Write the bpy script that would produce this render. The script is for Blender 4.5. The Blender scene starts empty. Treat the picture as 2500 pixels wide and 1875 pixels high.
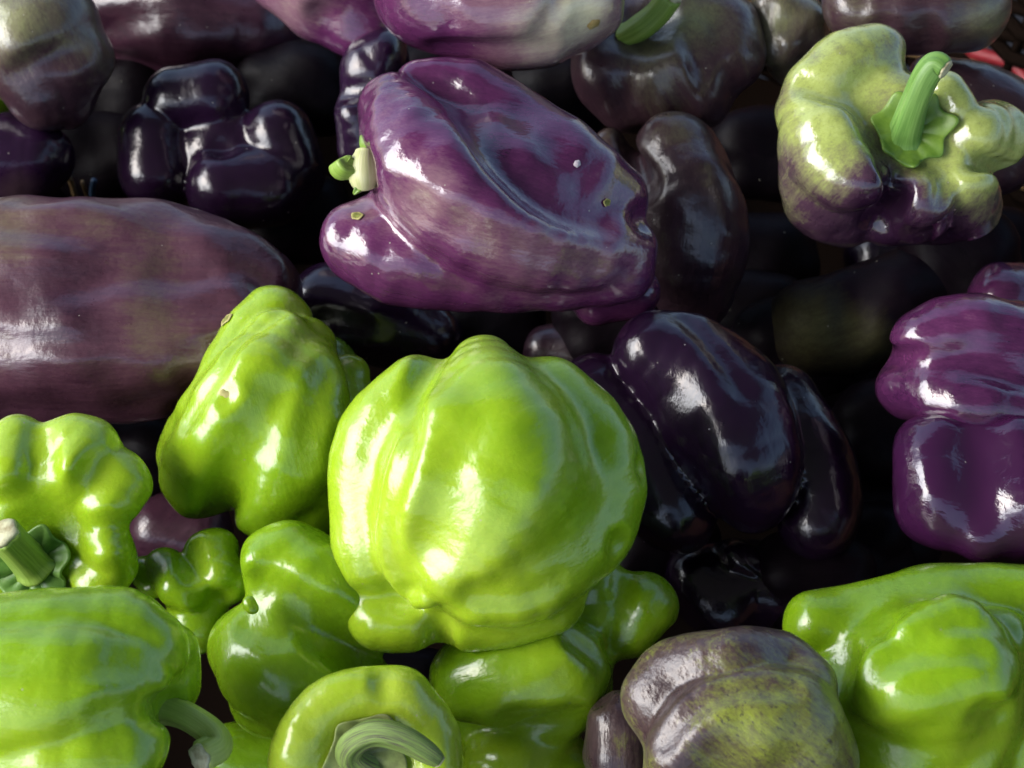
import bpy, math, random
import numpy as np
from mathutils import Vector, Matrix

random.seed(7)
C = bpy.context.scene.collection
SC = bpy.context.scene

# ------------------------------------------------------------------ camera
HFOV = math.radians(34.0)
PITCH = math.radians(52.0)                      # below the horizon
TARGET = np.array([0.0, 0.0, 0.13])
DIST = 0.52
FWD = np.array([0.0, math.cos(PITCH), -math.sin(PITCH)])
UP = np.array([0.0, math.sin(PITCH), math.cos(PITCH)])
RIGHT = np.array([1.0, 0.0, 0.0])
CAM = TARGET - FWD * DIST
cd = bpy.data.cameras.new("camera")
cam = bpy.data.objects.new("camera", cd)
C.objects.link(cam)
cam.location = Vector(CAM)
cam.rotation_euler = (math.pi / 2 - PITCH, 0, 0)
cd.sensor_fit = 'HORIZONTAL'
cd.angle = HFOV
cd.clip_start = 0.01
cd.clip_end = 2000
cd.dof.use_dof = True
cd.dof.focus_distance = 0.475
cd.dof.aperture_fstop = 20.0
SC.camera = cam

# ------------------------------------------------------------------ daylight
SUN_EL, SUN_AZ = math.radians(40), math.radians(-104)   # azimuth measured from +Y towards +X
w = bpy.data.worlds.new("World")
SC.world = w
w.use_nodes = True
nt = w.node_tree
bg = nt.nodes["Background"]
sky = nt.nodes.new("ShaderNodeTexSky")
sky.sky_type = 'NISHITA'
sky.sun_disc = False
sky.sun_elevation = SUN_EL
sky.sun_rotation = SUN_AZ
sky.dust_density = 3.0
nt.links.new(sky.outputs[0], bg.inputs[0])
bg.inputs[1].default_value = 0.15
sd = bpy.data.lights.new("sun", 'SUN')
sd.energy = 4.2
sd.angle = math.radians(64)
sd.color = (0.94, 0.97, 1.0)
sun = bpy.data.objects.new("sun", sd)
C.objects.link(sun)
sdir = Vector((math.cos(SUN_EL) * math.sin(SUN_AZ), math.cos(SUN_EL) * math.cos(SUN_AZ), math.sin(SUN_EL)))
sun.rotation_euler = sdir.to_track_quat('Z', 'Y').to_euler()
SC.view_settings.view_transform = 'Standard'
SC.view_settings.look = 'None'
SC.view_settings.exposure = 0.8
SC.cycles.use_denoising = True
SC.cycles.max_bounces = 8

# ------------------------------------------------------------------ numbers
# Points are measured on a 2212 x 1659 view of the place and a distance in
# front of or behind the middle of their pepper, then turned into metres.
TANH = math.tan(HFOV / 2) / 1106.0

def depth_at(px, py, z):
    ray = FWD + RIGHT * (px - 1106) * TANH + UP * (829.5 - py) * TANH
    return (z - CAM[2]) / ray[2]

def world(px, py, t):
    return CAM + t * (FWD + RIGHT * (px - 1106) * TANH + UP * (829.5 - py) * TANH)

def to_px(P, t0):
    q = P - CAM
    t = q @ FWD
    return (q @ RIGHT) / t / TANH + 1106, 829.5 - (q @ UP) / t / TANH, (t0 - t) / (t0 * TANH)

def smin(a, b, k):
    h = np.maximum(k - np.abs(a - b), 0) / k
    return np.minimum(a, b) - h * h * k * 0.25

def smax(a, b, k):
    return -smin(-a, -b, k)

def catmull(pts, n=3):
    pts = np.asarray(pts, float)
    if len(pts) < 2:
        return pts
    if len(pts) == 2:
        return np.array([pts[0] + (pts[1] - pts[0]) * i / 2 for i in range(3)])
    ext = np.vstack([2 * pts[0] - pts[1], pts, 2 * pts[-1] - pts[-2]])
    out = []
    for i in range(len(pts) - 1):
        p0, p1, p2, p3 = ext[i:i + 4]
        for j in range(n):
            t = j / n
            out.append(0.5 * (2 * p1 + (p2 - p0) * t + (2 * p0 - 5 * p1 + 4 * p2 - p3) * t * t + (3 * p1 - p0 - 3 * p2 + p3) * t ** 3))
    out.append(pts[-1])
    return np.array(out)

def chain_d(P, ch):
    if len(ch) == 1:
        return np.linalg.norm(P - ch[0, :3].astype(np.float32), axis=1) - np.float32(ch[0, 3])
    best = None
    for a, b in zip(ch[:-1], ch[1:]):
        A = a[:3].astype(np.float32)
        v = (b[:3] - a[:3]).astype(np.float32)
        L = max(float(v @ v), 1e-12)
        x = P - A
        t = np.clip((x @ v) / np.float32(L), 0, 1)
        x -= t[:, None] * v
        d = np.sqrt(np.einsum('ij,ij->i', x, x)) - (np.float32(a[3]) + t * np.float32(b[3] - a[3]))
        best = d if best is None else np.minimum(best, d)
    return best

class Pepper:
    """The skin of one pepper as a distance field: a core, its lobes, then bumps and furrows."""
    def __init__(self, S):
        self.S = S
        cx, cy, ru, rv, ang, rz = S['core']
        self.t0 = S['t'] if 't' in S else depth_at(cx, cy, S['h'])
        self.s = self.t0 * TANH
        self.k = S.get('k', 22) * self.s
        self.kc = S.get('kc', 38) * self.s
        a = math.radians(ang)
        self.ca, self.sa = math.cos(a), math.sin(a)
        self.c = world(cx, cy, self.t0)
        sh = S.get('shrink', 0.80)
        e1 = RIGHT * self.ca - UP * self.sa
        e2 = RIGHT * self.sa + UP * self.ca
        self.E = np.array([e1, e2, -FWD]).T.astype(np.float32)
        self.R = np.array([ru * sh, rv * sh, rz * sh], np.float32) * np.float32(self.s)
        self.lobes = [self.chain(l) for l in S['lobes']]
        rng = np.random.RandomState(S.get('seed', 1))
        self.nd = rng.normal(size=(7, 3))
        self.nd /= np.linalg.norm(self.nd, axis=1)[:, None]
        wl = np.array([240, 200, 160, 130, 105, 85, 70]) * self.s
        self.nd = (self.nd * (2 * math.pi / wl)[:, None]).astype(np.float32)
        self.ph = rng.uniform(0, 6.28, 7).astype(np.float32)
        self.amp = (np.array([1, 1, .8, .7, .5, .4, .3]) * S.get('lump', 2.6) * self.s).astype(np.float32)
        self.extra = []
        for b in S.get('bumps', []):
            self.extra.append(('+', self.on_skin(b), S.get('kb', 18) * self.s))
        ex = [('-', self.on_skin(c, True), max(S.get('kf', 30), 1.1 * max(p[2] for p in c)) * self.s) for c in S.get('cuts', [])]
        self.extra += ex
        for b in S.get('nubs', []):
            self.extra.append(('+', self.on_skin(b), 9 * self.s))
        lo = np.min([ch[:, :3].min(0) - ch[:, 3].max() for ch in self.lobes] + [self.c - self.R.max() * 1.02], axis=0)
        hi = np.max([ch[:, :3].max(0) + ch[:, 3].max() for ch in self.lobes] + [self.c + self.R.max() * 1.02], axis=0)
        self.lo, self.hi = lo - 0.004, hi + 0.004

    def chain(self, l):
        cx, cy, ru, rv, ang, rz = self.S['core']
        b = self.S.get('bulge', 17)
        out = []
        for p in l:
            x, y, r = p[:3]
            dd = p[3] if len(p) > 3 else 0
            u = ((x - cx) * self.ca + (y - cy) * self.sa) / max(ru - r + b, 5)
            v = (-(x - cx) * self.sa + (y - cy) * self.ca) / max(rv - r + b, 5)
            d = max(rz - r + b, 0) * math.sqrt(max(0.0, 1 - u * u - v * v)) + dd
            out.append([*world(x, y, self.t0 - d * self.s), r * self.s])
        return catmull(out)

    def on_skin(self, l, cut=False):
        """(x, y, radius, proud or sunk) measured from the skin that is there so far."""
        out = []
        dirs = np.linspace(420, -300, 361)
        for i, p in enumerate(l):
            x, y, r, e = p
            if cut:
                if len(l) > 1 and i in (0, len(l) - 1): e *= .45       # furrows run out gently
                e = e * .85 - .16 * max(30, 1.1 * r)
            Q = np.array([world(x, y, self.t0 - d * self.s) for d in dirs], np.float32)
            f = self.f(Q)
            i = int(np.argmax(f < 0)) if (f < 0).any() else int(np.argmin(f))
            d = dirs[i] + ((r - e) if cut else (e - r))
            out.append([*world(x, y, self.t0 - d * self.s), r * self.s])
        return catmull(out)

    def f(self, P):
        P = P.astype(np.float32)
        D = None
        for ch in self.lobes:
            d = chain_d(P, ch)
            D = d if D is None else smin(D, d, np.float32(self.k))
        q = (P - self.c.astype(np.float32)) @ self.E
        q = q / self.R
        n = np.sqrt(np.einsum('ij,ij->i', q, q))
        D = smin(D, (n - 1) * self.R.min(), np.float32(self.kc))
        D = D + np.sin(P @ self.nd.T + self.ph) @ self.amp
        for op, ch, k in self.extra:
            d = chain_d(P, ch)
            D = smin(D, d, np.float32(k)) if op == '+' else smax(D, -d, np.float32(k))
        return D

    def grad(self, P, e=0.0003):
        g = np.empty((len(P), 3), np.float32)
        for i in range(3):
            o = np.zeros(3, np.float32); o[i] = e
            g[:, i] = (self.f(P + o) - self.f(P - o)) / (2 * e)
        return g

    def mesh(self, n):
        h = float((self.hi - self.lo).max() / n)
        N = np.ceil((self.hi - self.lo) / h).astype(int) + 1
        ax = [self.lo[i] + h * np.arange(N[i]) for i in range(3)]
        G = np.stack(np.meshgrid(*ax, indexing='ij'), -1).reshape(-1, 3).astype(np.float32)
        V = self.f(G).reshape(N)
        I = V < 0
        cells = np.zeros(N - 1, np.int8)
        for a in (0, 1):
            for b in (0, 1):
                for c in (0, 1):
                    cells += I[a:N[0] - 1 + a, b:N[1] - 1 + b, c:N[2] - 1 + c]
        act = (cells > 0) & (cells < 8)
        idx = -np.ones(N - 1, int)
        idx[act] = np.arange(act.sum())
        ijk = np.argwhere(act)
        P = (self.lo + (ijk + 0.5) * h).astype(np.float32)
        quads = []
        for axis in range(3):
            o1, o2 = [(1, 2), (2, 0), (0, 1)][axis]
            sl0 = [slice(1, -1)] * 3; sl1 = [slice(1, -1)] * 3
            sl0[axis] = slice(0, -1); sl1[axis] = slice(1, None)
            A, B = I[tuple(sl0)], I[tuple(sl1)]
            ch = np.argwhere(A != B)
            base = ch.copy()
            base[:, o1] += 1; base[:, o2] += 1
            flip = A[tuple(ch.T)]
            def cell(d1, d2):
                q = base.copy(); q[:, o1] += d1; q[:, o2] += d2
                return idx[tuple(q.T)]
            Q = np.stack([cell(-1, -1), cell(0, -1), cell(0, 0), cell(-1, 0)], 1)
            Q[~flip] = Q[~flip][:, ::-1]
            quads.append(Q)
        Q = np.vstack(quads)
        for it in range(3):
            g = self.grad(P)
            P = P - (self.f(P) / np.maximum(np.einsum('ij,ij->i', g, g), 0.2))[:, None] * g
            if it < 2:
                acc = np.zeros_like(P); cnt = np.zeros(len(P), np.float32)
                for a, b in ((0, 1), (1, 2), (2, 3), (3, 0)):
                    np.add.at(acc, Q[:, a], P[Q[:, b]]); np.add.at(cnt, Q[:, a], 1)
                    np.add.at(acc, Q[:, b], P[Q[:, a]]); np.add.at(cnt, Q[:, b], 1)
                P = 0.4 * P + 0.6 * acc / np.maximum(cnt, 1)[:, None]
        return P.astype(float), Q

    def drop(self, p, n, off, top=0.03):
        """Lower a point along -n until it lies on the skin."""
        P = np.array([p + n * top], np.float32)
        for _ in range(60):
            d = float(self.f(P)[0]) - off
            if d < 1e-4: break
            P = P - (n * max(d * 0.7, 5e-5)).astype(np.float32)
        return P[0].astype(float)

# ------------------------------------------------------------------ the peppers, measured
PEPPERS = [
 dict(name='green_pepper', label='large pale green pepper in the middle with its blossom end facing the viewer',
  mat='green', n=64, h=.150, kc=36, shrink=.87, core=(1050,1065,300,320,0,290), axis=(.75,-.35,-.5), seed=2, k=40, bulge=14, lump=1.4,
  lobes=[[(905,850,85),(815,950,95),(800,1060,88),(795,1160,84),(805,1225,78)],
         [(975,925,84),(920,1020,78),(885,1110,66),(872,1200,54),(888,1262,36)],
         [(1045,798,74),(1070,900,130),(1100,1010,150),(1040,1130,110),(970,1230,64)],
         [(1180,868,100),(1275,970,105),(1260,1110,120),(1140,1230,110),(1040,1280,70)],
         [(1322,1060,66),(1285,1150,74)],
         [(828,1332,78,0),(880,1343,68,10),(935,1335,56,0)],
         [(1015,1340,70,10),(1090,1325,76,10),(1180,1290,84,0)]],
  bumps=[], nubs=[[(905,1296,21,26),(925,1290,24,20)]],
  cuts=[[(938,764,26,12),(890,850,28,14),(874,945,28,17),(842,1046,30,19),(824,1115,30,18),(836,1206,30,19),(866,1275,22,15)],
        [(1090,1110,60,7),(985,1215,46,10)],[(980,1090,44,4),(925,1190,36,11)],
        [(1394,1008,22,16)],[(1345,1178,28,14)],
        [(880,1292,16,18)],[(772,1294,16,8),(850,1302,18,14),(888,1304,14,14)],[(950,1350,24,14),(950,1395,20,8)],[(1030,1300,30,8),(1120,1306,30,10),(1210,1270,26,6)]],
  pig=(.55,[(1250,1000,260,-.25),(1000,1250,230,.2),(800,1150,120,.15)])),
 dict(name='green_pepper', label='tall green pepper with a small round scar near its narrow top',
  mat='green', n=60, h=.128, core=(570,920,195,245,10,200), axis=(.2,.9,-.3), seed=3, k=16,
  lobes=[[(590,686,72,-50),(532,740,66,-42),(465,860,62,-40),(408,975,72,-40)],
         [(606,738,70,10),(555,830,100,10),(500,930,108,10),(450,1020,98,5),(440,1040,85)],
         [(655,760,74,0),(645,860,110,0),(620,980,120,0),(570,1075,90,0)],
         [(752,815,50,-60),(735,900,80,-60),(690,1000,95,-40)],[(660,1020,105),(655,1090,90)],[(622,690,52,-60)]],
  bumps=[],
  cuts=[[(590,850,40,6),(545,945,44,14),(495,1035,40,18),(468,1120,24,20)],[(482,850,18,12)],[(712,800,24,12),(690,880,36,14),(670,990,40,10)],[(600,668,14,8),(510,735,16,10),(460,806,18,10),(395,912,16,8)]],
  scars=[(490,692,16,'ring'),(485,850,12,'dash')],
  pig=(.5,[(560,1120,170,-.15),(560,700,150,.1)])),
 dict(name='green_pepper', label='knobbly green pepper at the left edge, its thick stem pointing out of a deep hollow',
  mat='green', n=56, h=.135, core=(85,1130,205,200,0,130), axis=(-.35,.35,.85), seed=4, k=20, kc=25, shrink=.7,
  lobes=[[(40,955,62),(20,1020,64)],[(135,985,80),(185,970,78,-10),(150,1030,74)],[(245,1045,82),(225,1095,66)],
         [(228,1180,62),(240,1215,60),(205,1255,56)],[(-60,1000,80)],[(-90,1150,90)],[(120,1290,60,-40),(0,1300,80,-40)]],
  cuts=[[(70,1190,88,75)],[(88,930,24,24),(92,1010,30,26),(90,1080,30,14)],[(225,1000,28,16),(180,1060,34,22),(130,1100,30,14)],[(300,1148,26,18),(235,1140,30,22),(170,1150,30,14)]],
  stem=dict(pts=[(78,1225,0,44),(52,1200,40,38),(28,1175,80,37),(6,1152,112,38)], mat='stem'),
  calyx=dict(at=(76,1215),R=92,n=(-.35,.3,.85),pts=6,mat='calyx_dark'),
  pig=(.6,[(300,1150,90,-.15),(80,1150,90,-.3)])),
 dict(name='green_pepper', label='big smooth green pepper lower left with a curved pale-cut stem on its right',
  mat='green', n=60, h=.150, core=(60,1540,350,260,4,250), axis=(.98,.1,-.1), seed=5, k=11, lump=2,
  lobes=[[(-100,1420,120),(120,1385,112),(255,1368,98,12),(325,1398,84,15)],[(-100,1500,150),(130,1490,145),(258,1482,108,8)],[(-100,1640,150),(150,1630,138),(258,1612,102,8)],[(345,1430,94,-105),(350,1475,90,-130)]],
  cuts=[[(-50,1395,40,4),(120,1425,44,8),(255,1424,36,18),(340,1440,26,30)],[(374,1524,24,24),(320,1530,30,12),(230,1555,40,5)],[(425,1440,18,8),(400,1470,18,12)]],
  stem=dict(pts=[(345,1526,-40,34),(402,1546,-10,30),(455,1582,10,31),(466,1615,30,35),(432,1636,66,34)], mat='stem_pale'),
  pig=(.35,[(100,1350,160,-.2),(60,1600,200,.2),(330,1560,120,-.1)])),
 dict(name='green_pepper', label='small lumpy green pepper wedged in the gap left of the bent green one',
  mat='green', n=40, h=.108, core=(430,1290,120,110,0,100), axis=(.3,.3,.8), seed=6, k=10, kc=20,
  shrink=.6, lobes=[[(455,1205,62),(470,1240,50)],[(358,1228,46),(390,1262,48)],[(310,1235,32,-10),(330,1262,34)],[(425,1345,62,-20)],[(505,1255,50)],[(420,1280,40)]],
  cuts=[[(405,1180,22,14),(415,1235,28,22),(440,1270,24,12)],[(400,1300,20,10),(470,1300,20,8)]],
  pig=(.4,[(320,1240,70,-.2)])),
 dict(name='green_pepper', label='bent green pepper with a folded waist directly below the tall scarred one',
  mat='green', n=56, h=.118, core=(640,1370,180,225,-8,190), axis=(-.2,-.8,-.3), seed=8, k=14, shrink=.7,
  lobes=[[(618,1218,98,25),(690,1275,112,25),(770,1325,100,0)],[(545,1298,28,25),(562,1330,32,15)],[(545,1400,98,10),(600,1440,120,15),(690,1465,120,15),(770,1490,80)],[(600,1490,110),(650,1500,100)]],
  bumps=[[(560,1215,36,5)]],
  cuts=[[(560,1262,20,10),(610,1295,36,30),(690,1350,48,46),(780,1415,48,40),(830,1450,40,20)],[(525,1345,22,14),(590,1365,30,16)]],
  pig=(.36,[(600,1420,120,.1),(720,1480,120,-.15)])),
 dict(name='green_pepper', label='green pepper seen from above with a thick purple tinged hooked stem',
  mat='green', n=56, h=.128, core=(785,1655,205,205,0,150), axis=(0,.45,.85), seed=9, k=26, kc=30, shrink=.75, lump=1.6,
  lobes=[[(860,1525,78),(925,1595,72),(925,1700,66),(890,1790,60)],
         [(860,1525,78),(790,1515,74),(710,1545,76),(660,1620,74),(640,1720,64),(690,1790,60)]],
  cuts=[[(785,1640,105,42)],[(828,1450,16,6),(826,1520,20,6)],[(668,1570,18,6)]],
  stem=dict(pts=[(790,1665,-12,38),(755,1632,22,29),(768,1600,48,28),(815,1582,62,28),(875,1597,62,27),(925,1626,56,23),(950,1644,50,16)], mat='stem_purple'),
  calyx=dict(at=(790,1625),R=94,n=(0,.3,.9),pts=5,mat='calyx_pale',flare=.4,thick=.0006),
  pig=(.8,[])),
 dict(name='green_pepper', label='green pepper tucked under the pale middle one beside the olive mottled pepper',
  mat='green', n=52, h=.102, core=(1150,1460,225,190,-10,180), axis=(-.8,.3,-.3), seed=10, k=20,
  lobes=[[(1385,1310,80,-30),(1360,1360,66,-30)],[(1285,1300,100,-50),(1290,1350,75,-30)],
         [(1200,1450,112),(1150,1470,118),(1040,1470,112)],[(1110,1650,125,-20),(1180,1680,110,-30)],[(1000,1520,80,-40)]],
  cuts=[[(1345,1250,20,12),(1345,1330,24,12),(1330,1400,24,14)],[(1250,1370,30,14),(1300,1420,22,14)],[(1120,1580,36,12),(1240,1570,36,14),(1000,1580,30,10)]],
  pig=(.4,[(970,1450,100,-.35),(1110,1640,120,.25),(1180,1420,90,.1)])),
 dict(name='green_pepper', label='broad folded green pepper in the lower right corner behind the mottled one',
  mat='green', n=60, h=.128, core=(2000,1480,280,240,0,230), axis=(.5,.7,-.4), seed=11, k=16,
  lobes=[[(1945,1480,108),(2060,1460,112,10),(2105,1450,92)],[(1960,1600,150),(2040,1620,140)],[(1965,1378,44,-30),(2050,1345,62,-20),(2125,1378,46,-30)],[(1760,1350,74,-70),(1860,1335,78,-75),(1960,1312,86,-85),(2060,1302,88,-95),(2240,1305,92,-100)],[(2165,1375,62,-60),(2225,1400,70,-60)],[(2195,1622,70,0),(2240,1640,70)],[(1830,1500,90,-90)]],
  bumps=[],
  cuts=[[(2172,1548,26,26),(2140,1556,34,18)],[(1880,1440,34,10),(1960,1400,30,14),(2050,1398,26,12),(2130,1400,26,14)],[(1800,1420,50,16)]],
  pig=(.3,[(2020,1340,90,.15),(2100,1600,120,.25),(1980,1250,200,-.15),(1880,1560,90,.25)])),
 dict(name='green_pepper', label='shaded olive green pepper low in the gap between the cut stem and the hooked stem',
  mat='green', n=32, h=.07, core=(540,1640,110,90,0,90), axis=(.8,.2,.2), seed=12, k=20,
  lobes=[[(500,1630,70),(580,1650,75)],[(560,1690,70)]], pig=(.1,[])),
 # ---------------- purple ones
 dict(name='purple_pepper', label='glossy violet pepper lying on its side with a short cream stem at its left',
  mat='purple_bright', n=64, h=.165, core=(1060,420,335,215,17,230), axis=(-.93,-.25,.05), seed=21, k=20, bulge=16, lump=2.4,
  lobes=[[(905,195,66,-50),(1010,212,82,-50),(1130,285,92,-35),(1235,365,94,-20),(1315,432,84,-15)],[(850,235,78,10),(885,310,108,15),(960,400,128,20),(1080,490,118,20),(1220,535,92,12),(1345,535,74)],[(805,478,58,0)],[(775,520,84,15),(870,550,108,18),(1010,570,106,12),(1160,580,94),(1280,592,78),(1348,588,70)],[(1290,640,62,-110),(1372,630,58,-110)]],
  bumps=[],
  cuts=[[(900,160,14,8),(990,200,26,14),(1050,290,36,26),(1110,360,40,36),(1175,420,40,38),(1240,460,30,26),(1310,480,22,12)],[(850,440,30,6),(930,500,44,10),(1050,545,50,8),(1200,570,40,8),(1300,590,30,8)],[(788,362,36,30)],[(1395,475,30,14)]],
  stem=dict(pts=[(790,326,-2,17),(786,350,4,29),(786,384,4,32),(790,410,-2,20)], mat='stem_cream'),
  tips=[('stem_end','stem',[(770,366,6,20),(752,364,14,23),(740,360,18,27),(731,346,20,22)]),
        ('calyx_tip','calyx_lime',[(794,325,0,12),(786,308,8,9),(780,292,10,3)]),('calyx_tip','calyx_lime',[(786,398,6,12),(772,410,10,9),(764,420,10,3)])],
  scars=[(1246,354,8,'speck'),(1308,437,9,'ring'),(772,468,12,'ring')],
  pig=(.20,[(935,400,70,.34),(1010,480,60,.14),(1130,560,110,.2),(1290,560,90,.18),(880,460,70,.12),(760,440,50,.2),(1100,300,160,-.12),(860,250,70,.06)])),
 dict(name='purple_pepper', label='long dull purple brown pepper lying across the left edge, two thirds of it in view',
  mat='purple_brown', n=56, h=.122, core=(120,670,520,245,4,220), axis=(-1,0,0), seed=22, k=24, lump=3,
  lobes=[[(-200,570,140),(100,565,138),(340,570,130),(480,600,115),(555,630,98)],
         [(-200,740,130),(120,740,130),(360,735,120),(500,690,100)],[(-200,830,110,-20),(120,830,95,-20),(330,820,85,-30)]],
  cuts=[[(-100,742,26,9),(100,738,24,9),(300,748,24,9),(470,752,24,6)],[(200,690,40,6),(320,685,40,8),(460,640,40,6)],[(-50,470,24,4),(280,500,40,7)]],
  pig=(.22,[(0,500,120,.4),(330,510,120,.2),(10,740,60,.25),(330,700,90,.3),(480,800,100,.15),(100,640,110,-.15),(560,560,100,-.1),(200,470,60,.15)])),
 dict(name='purple_pepper', label='nearly black purple pepper with four lobes round a hollow, upper left',
  mat='purple_dark', n=56, h=.10, core=(480,330,185,165,0,110), axis=(0,.1,.9), seed=23, k=8, kc=16, shrink=.58, lump=1.2,
  lobes=[[(385,215,74,0),(460,208,80,5)],[(330,298,76,0),(342,378,84,0)],[(600,295,80,0),(626,370,82,-10)],[(490,406,90,15),(585,402,90,10)]],
  cuts=[[(478,315,20,10)]],
  pig=(.0,[(480,220,100,.15),(360,330,80,.1),(520,380,90,.12)])),
 dict(name='purple_pepper', label='mottled grey green and purple pepper in the upper left corner, two bulging lobes',
  mat='purple_grey', n=44, h=.14, core=(80,100,180,160,20,140), axis=(-.3,-.7,.2), seed=24, k=18,
  lobes=[[(40,40,120),(100,50,105)],[(130,195,82),(90,205,72)],[(60,100,110)],[(160,130,80,-30)]],
  cuts=[[(20,170,24,16),(100,130,22,14),(190,110,24,12)]],
  pig=(.48,[(20,40,80,.4),(170,60,80,.15),(130,230,90,-.22),(40,220,50,-.25),(110,110,50,-.15)])),
 dict(name='purple_pepper', label='round purple pepper at the left edge, just under the mottled grey one',
  mat='purple_dark', n=40, h=.105, core=(30,345,125,105,0,110), axis=(-.5,.2,.3), seed=25, k=20,
  lobes=[[(20,340,90),(70,345,84)],[(40,390,80)]], pig=(.15,[(40,420,60,.5),(40,290,60,.05)])),
 dict(name='purple_pepper', label='dark maroon pepper with dull highlights lying behind the four lobed black one',
  mat='purple_brown', n=40, h=.10, core=(410,30,240,120,8,140), axis=(-1,0,0), seed=26, k=22,
  lobes=[[(240,20,90),(380,40,100),(540,60,90),(600,70,60)],[(300,-30,110),(500,-20,110)],[(330,110,85,-60),(460,130,85,-60)]], cuts=[[(220,70,26,10),(330,30,30,6)]],
  pig=(.1,[(560,60,80,.05)])),
 dict(name='purple_pepper', label='purple and cream pepper resting on the glossy violet one, at the top edge',
  mat='purple_bright', n=48, h=.185, core=(1080,-30,290,185,0,190), axis=(.9,-.1,.1), seed=27, k=24,
  lobes=[[(940,-30,135),(1030,-5,140),(1130,0,145),(1210,-20,140)],[(1260,10,80),(1250,-60,90)],[(900,-60,100)]],
  cuts=[[(1215,-40,18,8),(1200,30,18,8),(1170,80,18,4)],[(950,115,26,7),(1060,122,30,6),(1180,118,26,5)]],
  scars=[(1282,52,13,'stain')],
  pig=(.2,[(1270,20,80,.75),(1130,40,110,.3),(1170,120,90,.35),(960,60,80,-.1),(1000,-20,80,.25)])),
 dict(name='purple_pepper', label='dusky purple pepper at the top edge, half hidden left of the purple and cream one',
  mat='purple_bright', n=36, h=.15, core=(700,-20,150,140,0,130), axis=(-.8,-.2,.1), seed=28, k=20,
  lobes=[[(600,-70,80),(690,-60,100)],[(780,20,85),(780,60,70)]], cuts=[[(690,40,24,8)]],
  pig=(.3,[(640,0,70,.3),(720,90,60,-.2)])),
 dict(name='purple_pepper', label='small dark violet pepper behind the left end of the glossy violet one',
  mat='purple_dark', n=36, h=.13, core=(805,215,85,140,10,95), axis=(0,-.9,.1), seed=29, k=14,
  lobes=[[(800,145,66),(820,130,60)],[(770,250,52),(790,300,66)]], cuts=[[(735,200,18,12),(790,195,18,12)]],
  pig=(.1,[(780,170,50,.1)])),
 dict(name='purple_pepper', label='dull brown purple pepper with a curled green stem in its sunken top',
  mat='purple_grey', n=48, h=.145, core=(1440,110,215,175,0,170), axis=(-.35,-.55,.5), seed=30, k=22,
  lobes=[[(1330,150,100),(1360,190,95)],[(1480,180,110),(1450,160,120)],[(1570,120,85),(1560,60,85)],[(1320,90,80,-30)]],
  cuts=[[(1390,20,70,60)],[(1450,170,30,6),(1480,250,26,10)],[(1490,60,20,10),(1530,180,24,10)]],
  stem=dict(pts=[(1345,80,-10,22),(1380,62,20,28),(1420,30,50,27),(1450,-10,80,26)], mat='stem'),
  pig=(.42,[(1390,110,70,.25),(1500,40,60,.45),(1300,220,110,-.25),(1560,200,90,-.2),(1420,200,60,.15)])),
 dict(name='purple_pepper', label='upright dark purple grey pepper close behind the tip of the glossy violet one',
  mat='purple_grey', n=44, h=.122, core=(1470,460,145,225,-6,150), axis=(-.1,.9,-.2), seed=31, k=22,
  lobes=[[(1462,335,92),(1490,430,108),(1510,540,104),(1500,620,90)],[(1325,320,44,-40),(1350,380,70,-30)],[(1400,520,80,-20)]],
  cuts=[[(1362,300,20,16),(1390,400,24,12)]],
  pig=(.22,[(1470,260,90,.3),(1320,290,50,.25),(1560,600,80,-.15),(1440,520,70,.12)])),
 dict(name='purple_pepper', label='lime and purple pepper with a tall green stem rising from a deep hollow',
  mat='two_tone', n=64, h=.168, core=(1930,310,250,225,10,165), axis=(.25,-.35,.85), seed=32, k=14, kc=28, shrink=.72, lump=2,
  lobes=[[(1888,118,68,-15),(1830,135,74,5),(1770,190,78,10)],[(1762,240,84,5),(1792,312,104,22),(1828,370,84,34),(1872,392,54,30)],[(1785,330,105,0),(1800,410,112,-30),(1830,455,85,-70)],[(1990,425,72,14),(1980,452,80,-40)],[(2085,392,70,18),(2090,445,78,-40)],[(2140,295,80,15),(2110,290,60,15)],[(2045,195,44,-10),(2070,230,40,-10)],[(1920,470,70,-80),(2040,460,70,-80)]],
  cuts=[[(1900,235,40,60),(1962,275,70,105)],[(1730,165,24,10),(1790,190,28,22),(1850,200,26,18)],[(1930,360,24,30),(1930,430,26,26),(1900,480,26,12)],
        [(2040,345,20,16),(2045,430,20,14)],[(2090,345,18,14),(2170,370,20,12)],[(1990,150,20,20)]],
  bumps=[[(1890,300,20,3),(1915,345,20,5),(1920,395,20,4)]],
  stem=dict(pts=[(1955,296,-10,40),(1962,265,30,32),(1979,215,70,28),(2000,167,100,28),(2022,140,118,27),(2042,150,126,23)], mat='stem_dark'),
  calyx=dict(at=(1965,285),R=88,n=(.12,-.12,.95),pts=7,mat='calyx_lime',flare=.5),
  pig=(.78,[(1885,405,60,-.6),(1950,430,55,-.7),(1780,510,100,-.6),(1920,530,90,-.7),(2060,520,70,-.55),(1660,380,80,-.35),(1700,330,60,-.15),(1960,90,50,-.15),(2090,500,70,-.2),(2170,330,70,.1),(1890,300,40,-.2),(2170,440,50,-.3),(1660,200,60,-.2),(1950,210,50,-.2)])),  # real purple patches; along the bottom, shade is also put into the colour
 dict(name='purple_pepper', label='grey purple pepper showing only a bright edge behind the tall green stem',
  mat='purple_grey', n=36, h=.13, core=(2150,260,150,110,35,110), axis=(-.8,-.5,0), seed=33, k=20,
  lobes=[[(2010,160,44),(2100,215,80),(2200,290,95)],[(2160,330,90)]], pig=(.3,[])),
 dict(name='purple_pepper', label='dull purple pepper with an olive patch against the basket side',
  mat='purple_grey', n=40, h=.165, core=(1985,20,210,115,0,130), axis=(.9,0,.1), seed=34, k=20,
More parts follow.
